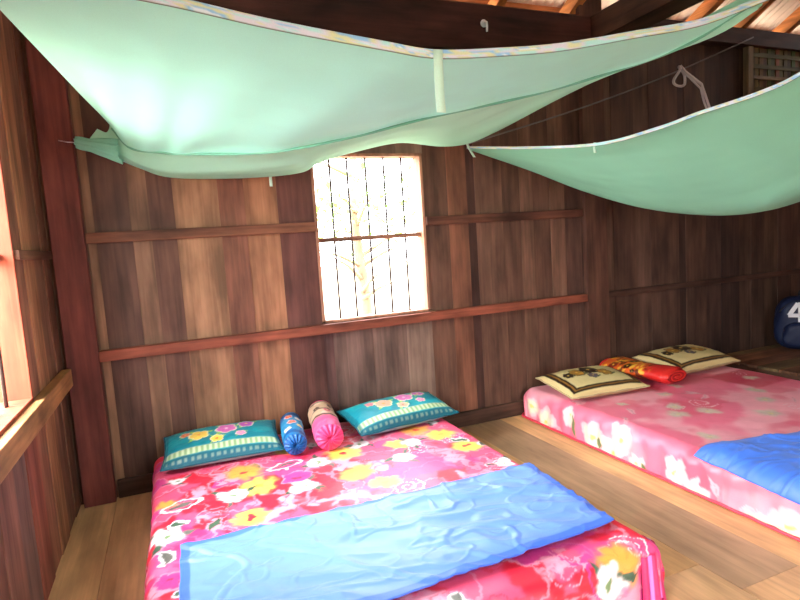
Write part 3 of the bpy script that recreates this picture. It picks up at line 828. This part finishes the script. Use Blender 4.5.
ribbon_strip(N + np.array([0, -.004, 0]), .024, 'border_ribbon', net1, 3)
strap((1.268, -1.968, 1.772), .16, .027, net1)
strap((1.13, -.14, 1.70), .07, .016, net1)
strap((2.385, -.13, 1.87), .085, .018, net1, (.05, 0))
# gathered corner at the left with its string to the post
m = MB()
P0, P1 = np.array([.40, -.17, 1.815]), np.array([.20, -.11, 1.868])
n = 36; VV = []
for j in range(14):
    t = j / 13
    c = P0 * (1 - t) + P1 * t
    R = .060 * (1 - t) ** .7 + .010 + .025 * max(0, t - .7) * 3
    for i in range(n):
        q = 2 * math.pi * i / n
        w = 1 + .22 * math.sin(7 * q + t * 2)
        VV.append((c[0] + .2 * R * math.cos(q) * w, c[1] + R * .7 * math.cos(q) * w, c[2] + R * .75 * math.sin(q) * w))
FF = [(j * n + i, j * n + (i + 1) % n, (j + 1) * n + (i + 1) % n, (j + 1) * n + i) for j in range(13) for i in range(n)]
m.add(VV, FF, lin(150, 216, 196)); m.build('gathered_corner', NETM, net1, smooth=True)
m = MB(); m.tube([(.20, -.11, 1.868), (.16, -.085, 1.875), (.12, -.072, 1.885)], .003, 6); m.build('corner_string', STRING, net1, smooth=True)
m = MB(); m.tube([(.27, -1.98, 1.95), (.14, -2.05, 2.1), (.004, -2.12, 2.25)], .003, 6); m.build('corner_string', STRING, net1, smooth=True)
m = MB(); m.tube([(2.525, -1.97, 2.03), (2.62, -1.98, 2.6), (2.77, -1.99, 3.81)], .003, 6); m.build('corner_string', STRING, net1, smooth=True)

# --- the smaller net over the pink bed
net2 = tag(empty('mosquito_net'), 'green mosquito net sagging like a hammock over the pale pink bed at the right', 'mosquito net', 'mosquito nets')
L2 = np.array([(2.43, -.06, 1.862), (2.5, -.635, 1.76), (2.55, -1.132, 1.691), (2.6, -1.447, 1.703), (2.62, -1.631, 1.724), (2.65, -1.862, 1.744), (2.69, -2.0, 1.785), (2.72, -2.25, 1.90)])
B2 = np.array([(2.435, -.055, 1.845), (2.75, -.25, 1.685), (3.02, -.42, 1.53), (3.22, -.72, 1.387), (3.40, -.98, 1.322), (3.47, -1.25, 1.316), (3.42, -1.52, 1.375), (3.35, -2.25, 1.66)])
R2 = np.array([(2.50, -.05, 1.86), (3.1, -.10, 1.74), (3.7, -.18, 1.66), (4.1, -.55, 1.60), (4.3, -.98, 1.58), (4.38, -1.30, 1.60), (4.4, -1.7, 1.66), (4.42, -2.3, 1.85)])
sw = np.sin(np.linspace(0, math.pi, 8))[:, None] * np.array([0, 0, 1.0])
rows2 = [L2, L2 * .68 + B2 * .32 + sw * .01 + np.array([-.02, 0, 0]) * sw[:, 2:3], L2 * .32 + B2 * .68 - sw * .02, B2, B2 * .6 + R2 * .4 - sw * .07, R2]
nu, nv = 180, 120
G = patch(rows2, nu, nv)
uu = np.linspace(0, 1, nu)[None, :]; vv = np.linspace(0, 1, nv)[:, None]
G[..., 2] += .02 * (fbm(uu * 3 + 0 * vv, vv * 10 + uu, 14) - .5) * np.sin(np.pi * np.clip(vv, 0, 1)) * np.sin(np.pi * uu)
V = G.reshape(-1, 3)
GREEN2 = lin(146, 216, 186)
mesh('roof_panel', V, gridfaces(nu, nv), NETM, net2, netcol(len(V), GREEN2, 5, V), True)
ribbon_strip(L2, .016, 'border_ribbon', net2, 11, off=(-.007, 0, 0))
strap((2.548, -1.10, 1.70), .05, .016, net2)
m = MB(); m.tube([(4.42, -2.3, 1.85), (5.4, -2.4, 2.2), (6.79, -2.5, 2.6)], .003, 6); m.build('corner_string', STRING, net2, smooth=True)
m = MB(); m.tube([(2.72, -2.25, 1.90), (2.9, -2.4, 2.15), (3.41, -2.6, 2.562)], .003, 6); m.build('corner_string', STRING, net2, smooth=True)
# inner fold hanging in the sag
inr = [B2 * .75 + L2 * .25 + np.array([.02, 0, .02]), B2 * .92 + L2 * .08 + np.array([-.05, -.06, .035]), B2 + np.array([.0, -.06, .035])]

# cord from the net corner to the top of the wall, and the string that holds the second net
c = MB(); A, Bq = np.array([2.40, -.10, 1.872]), np.array([5.06, -.105, 2.72])
c.tube([tuple(A * (1 - t) + Bq * t - np.array([0, 0, .05 * math.sin(math.pi * t)])) for t in np.linspace(0, 1, 24)], .006, 6)
cord = c.build('cord', WIRE, smooth=True)
tag(cord, 'thin dark cord stretched from the net corner up to the wall top', 'cord')
st = empty('hanging_string')
m = MB()
K = np.array([4.262, -.104, 2.428])
m.tube([tuple(K + np.array(d)) for d in ((.0, 0, .03), (.03, -.02, -.02), (.10, -.1, -.13), (.02, -.2, -.25), (-.05, -.29, -.36), (-.12, -.38, -.6), (-.16, -.44, -.80))], .010, 6)
m.tube([tuple(K + np.array(d)) for d in ((.02, .01, .0), (.055, -.03, -.06), (.09, -.1, -.16), (.0, -.2, -.28), (-.06, -.29, -.40))], .008, 6)
m.build('strand', STRING, st, smooth=True)
m = MB(); P = []
for k in range(60):
    q = k / 59 * 4 * math.pi
    P.append(tuple(K + np.array((.045 * math.cos(q) + .012 * math.sin(3 * q), .02 * math.sin(2 * q), -.05 + .07 * math.sin(q)))))
m.tube(P, .010, 6); m.build('knot', STRING, st, smooth=True)
tag(st, 'knotted greyish string hanging from the thin cord above the sagging net', 'string')

# woven bamboo panel fixed to the upper wall at the far right
wp = empty('woven_panel', (5.75, -.06, 2.46))
for (nm, lbl) in (('upright_strips', None), ('level_strips', None)):
    m = MB()
    if nm == 'upright_strips':
        k = 0; x = -.66
        while x < .66:
            m.box(x, x + .042, -.004 + .006 * (k % 2), .0 + .006 * (k % 2), -.28, .30, lin(66 + (k * 37) % 46, 58 + (k * 23) % 34, 42), k * .13); x += .05; k += 1
        m.build(nm, WOODZ, wp)
    else:
        k = 0; z = -.28
        while z < .29:
            m.box(-.68, .68, .003 - .012 * (k % 2), .008 - .012 * (k % 2), z, z + .034, lin(58 + (k * 41) % 44, 50 + (k * 29) % 30, 38), k * .17); z += .045; k += 1
        m.build(nm, WOODX, wp)
m = MB()
m.box(-.71, -.65, -.02, .03, -.30, .31, lin(112, 94, 70), .2); m.build('side_batten', WOODZ, wp, bevel=.003)
m = MB(); m.box(.65, .71, -.02, .03, -.30, .31, lin(100, 80, 60), .3); m.build('side_batten', WOODZ, wp, bevel=.003)
m = MB(); m.box(-.65, .65, -.02, .02, -.05, -.025, lin(120, 98, 72), .4); m.build('cross_batten', WOODX, wp, bevel=.003)
tag(wp, 'woven bamboo panel fixed high on the back wall at the far right', 'panel')

# small white fitting on the dark beam
wf = empty('wall_fitting', (2.53, -.16, 2.60))
m = MB(); m.tube([(0, 0, 0), (0, -.006, 0), (0, -.014, 0)], [.022, .024, .010], 20); m.build('rosette', WHITEP, wf, smooth=True)
m = MB(); m.tube([(0, -.012, 0), (0, -.035, -.004), (0, -.04, -.03), (0, -.036, -.06)], [.008, .008, .007, .006], 12); m.build('hook', WHITEP, wf, smooth=True)
tag(wf, 'small white hook fixed on the dark top beam', 'hook')

# low plank platform at the right
pf = empty('platform', (5.7, -.72, 0))
x0, x1, y0, y1, z1 = -1.08, 1.05, -.62, .68, .165
k = 0; y = y0
while y < y1 - .01:
    y2 = min(y + random.uniform(.13, .18), y1)
    if y1 - y2 < .06: y2 = y1
    m = MB(); m.box(x0, x1, y + .002, y2 - .002, z1 - .024, z1 - random.uniform(0, .002), lin(104 + (k * 31) % 22, 74 + (k * 19) % 14, 58), k * .23)
    m.build('plank', WOODX, pf, bevel=.002); y = y2; k += 1
for xx in (x0 + .06, 0, x1 - .06):
    m = MB(); m.box(xx - .03, xx + .03, y0 + .02, y1 - .02, z1 - .085, z1 - .0245, lin(98, 70, 54), xx); m.build('joist', WOODY, pf, bevel=.002)
    for yy in (y0 + .06, y1 - .08):
        m = MB(); m.box(xx - .035, xx + .035, yy - .035, yy + .035, 0, z1 - .085, lin(104, 74, 58), xx + yy); m.build('leg', WOODZ, pf, bevel=.003)
tag(pf, 'low brown plank platform beyond the pale pink bed, against the back wall', 'platform')

# navy backpack on the platform
bp = empty('backpack', (5.40, -.32, .166), math.radians(-50))
def rounded(w, d, h, z0, y0, px=3.2, nz=26, n=48, lean=0.0):
    V = []
    for j in range(nz):
        t = j / (nz - 1)
        s = (1 - abs(2 * t - 1) ** 4.5) ** .38 if 0 < t < 1 else 0.02
        s = max(s, .03); tap = 1 - .16 * t ** 2
        for i in range(n):
            q = 2 * math.pi * i / n
            c, sn = math.cos(q), math.sin(q)
            r = (abs(c) ** px + abs(sn) ** px) ** (-1 / px)
            wob = 1 + .02 * math.sin(5 * q + 9 * t) + .015 * math.sin(11 * q - 15 * t)
            V.append((w / 2 * r * c * s * tap * wob, y0 + d / 2 * r * sn * s * wob + lean * t, z0 + h * t))
    F = [(j * n + i, j * n + (i + 1) % n, (j + 1) * n + (i + 1) % n, (j + 1) * n + i) for j in range(nz - 1) for i in range(n)]
    F += [tuple(range(n))[::-1], tuple(range((nz - 1) * n, nz * n))]
    return V, F
V, F = rounded(.46, .24, .46, 0, 0); mesh('body', V, F, NAVY, bp, None, True)
V, F = rounded(.36, .12, .22, .035, -.115); mesh('front_pocket', V, F, NAVY, bp, None, True)
m = MB()   # printed white mark on the upper front: open-topped figure of strokes
for (xa, za, xb, zb) in ((-.135, .305, -.075, .405), (-.140, .305, -.02, .305), (-.058, .41, -.058, .25)):
    a, b = Vector((xa, -.128, za)), Vector((xb, -.128, zb)); dv = (b - a).normalized(); nn = Vector((-dv.z, 0, dv.x)) * .015
    q = [a + nn, b + nn, b - nn, a - nn]
    m.add([tuple(p) for p in q] + [(p.x, p.y + .02, p.z) for p in q], [(0, 1, 2, 3), (7, 6, 5, 4), (0, 4, 5, 1), (1, 5, 6, 2), (2, 6, 7, 3), (3, 7, 4, 0)])
m.build('printed_mark', WHITEP, bp)
for s in (-1, 1):
    m = MB(); P = [(s * .10, .10 + .055 * math.sin(math.pi * t), .05 + .36 * t) for t in np.linspace(0, 1, 14)]
    m.tube(P, .016, 8); m.build('shoulder_strap', BLACKN, bp, smooth=True)
m = MB(); m.tube([(-.05, .03, .45), (-.04, .03, .49), (0, .03, .505), (.04, .03, .49), (.05, .03, .45)], .009, 8); m.build('grab_handle', BLACKN, bp, smooth=True)
m = MB(); m.tube([(.2 * math.cos(q), -.06 - .07 * abs(math.cos(q / 1)) * 0 - .03, .30 + .13 * math.sin(q)) for q in np.linspace(.15, math.pi - .15, 24)], .005, 6); m.build('zip', BLACKN, bp, smooth=True)
tag(bp, 'navy blue backpack with a white printed mark standing on the low platform', 'backpack')

# ------------------------------------------------------------------ trees outside the windows
def tree(loc, h, R, nl, seed, label):
    r = random.Random(seed)
    root = empty('tree', loc)
    m = MB(); m.tube([(0, 0, 0), (.05, .03, h * .3), (-.04, .02, h * .6), (.02, 0, h * .9)], [.09, .075, .05, .02], 10)
    for k in range(9):
        z = h * r.uniform(.3, .8); a = r.uniform(0, 6.28); l = R * r.uniform(.5, .9)
        m.tube([(0, 0, z), (l * .5 * math.cos(a), l * .5 * math.sin(a), z + l * .25), (l * math.cos(a), l * math.sin(a), z + l * .4)], [.03, .018, .006], 6)
    m.build('trunk', BARK, root, smooth=True)
    m = MB()
    for k in range(nl):
        a, b = r.uniform(0, 6.28), r.gauss(0, .45)
        rr = R * r.uniform(.3, 1) * (1 + .25 * math.sin(a * 3 + seed))
        p = Vector((rr * math.cos(a) * math.cos(b), rr * math.sin(a) * math.cos(b), h * .62 + rr * 1.2 * math.sin(b)))
        L = r.uniform(.07, .13); w = L * .34
        R3 = Matrix.Rotation(r.uniform(0, 6.28), 3, 'Z') @ Matrix.Rotation(r.uniform(-1.2, .6), 3, 'Y')
        q = [R3 @ Vector(t) + p for t in ((0, 0, 0), (L * .5, w, .01), (L, 0, -.02), (L * .5, -w, .01))]
        g = r.uniform(.75, 1.15)
        m.add([tuple(x) for x in q], [(0, 1, 2, 3)], lin(150 * g, 186 * g, 84 * g))
    m.build('foliage', LEAF, root)
    return tag(root, label, 'tree', 'trees outside')
tree((2.75, 3.3, -.5), 3.6, .9, 420, 3, 'pale sunlit leafy tree seen through the middle of the barred window')
tree((5.2, 4.6, -.5), 2.6, .8, 520, 9, 'pale bushy tree seen at the right edge of the barred window')

# ------------------------------------------------------------------ light
w = bpy.data.worlds.new('sky'); scene.world = w; w.use_nodes = True
bg = w.node_tree.nodes['Background']
bg.inputs['Color'].default_value = (.95, .98, 1.0, 1); bg.inputs['Strength'].default_value = 8.0

def light(name, kind, loc, rot, energy, color=(1, 1, 1), size=None, sizey=None, portal=False, spread=None):
    d = bpy.data.lights.new(name, kind); d.energy = energy; d.color = color
    if kind == 'AREA':
        d.shape = 'RECTANGLE'; d.size = size; d.size_y = sizey
        if spread: d.spread = spread
        if portal: d.cycles.is_portal = True
    o = bpy.data.objects.new(name, d); COL.objects.link(o); o.location = loc; o.rotation_euler = rot
    return o
s = light('sun', 'SUN', (0, -8, 10), (math.radians(28), 0, math.radians(12)), 6.0, (1, .95, .86)); s.data.angle = .02
# daylight through the doorway behind the camera and through the two barred windows
light('doorway_portal', 'AREA', ((DX0 + DX1) / 2, D_F - .1, 1.05), (math.radians(90), 0, 0), 1, (1, 1, 1), DX1 - DX0, 2.0, True)
light('left_window_portal', 'AREA', (-.11, (L2Y0 + L2Y1) / 2, (LZ0 + LZ1) / 2), (math.radians(90), 0, math.radians(-90)), 1, (1, 1, 1), L2Y1 - L2Y0, LZ1 - LZ0, True)
light('back_window_portal', 'AREA', ((WX0 + WX1) / 2, .11, (WZ0 + WZ1) / 2), (math.radians(-90), 0, 0), 1, (1, 1, 1), WX1 - WX0, WZ1 - WZ0, True)
light('left_window_portal', 'AREA', (-.11, (LY0 + LY1) / 2, (LZ0 + LZ1) / 2), (math.radians(90), 0, math.radians(-90)), 1, (1, 1, 1), LY1 - LY0, LZ1 - LZ0, True)

# area lamps added outside the two left windows to boost their daylight
for yy, e in (((LY0 + LY1) / 2, 100), ((L2Y0 + L2Y1) / 2, 40)):
    light('added_sky_lamp', 'AREA', (-.95, yy, 1.90), (math.radians(90), 0, math.radians(-90)), e, (1, .99, .97), 1.0, 1.1).rotation_euler = Vector((1, 0, -.6)).to_track_quat('-Z', 'Z').to_euler()
# ------------------------------------------------------------------ camera
cam = bpy.data.cameras.new('camera'); cam.sensor_width = 36; cam.lens = 563.18511 / 800 * 36; cam.clip_start = .02; cam.clip_end = 200
co = bpy.data.objects.new('camera', cam); COL.objects.link(co); scene.camera = co
r = Vector((0.9226259470683758, -0.380208926335162, -0.06482695528286017)); u = Vector((0.09895385411978527, 0.0708886648615476, 0.9925638175699271))
f = Vector((0.37278612709035036, 0.9221800092873466, -0.10302686018590787))
M = Matrix(((r.x, u.x, -f.x, .56195), (r.y, u.y, -f.y, -3.33592), (r.z, u.z, -f.z, 1.28), (0, 0, 0, 1)))
co.matrix_world = M

vs = scene.view_settings
scene.display_settings.display_device = 'sRGB'
vs.view_transform = 'Standard'; vs.look = 'None'; vs.gamma = 1.0; vs.use_curve_mapping = False
vs.exposure = 1.40
scene.cycles.use_denoising = True
scene.cycles.max_bounces = 10
scene.cycles.diffuse_bounces = 6
scene.cycles.sample_clamp_indirect = 8
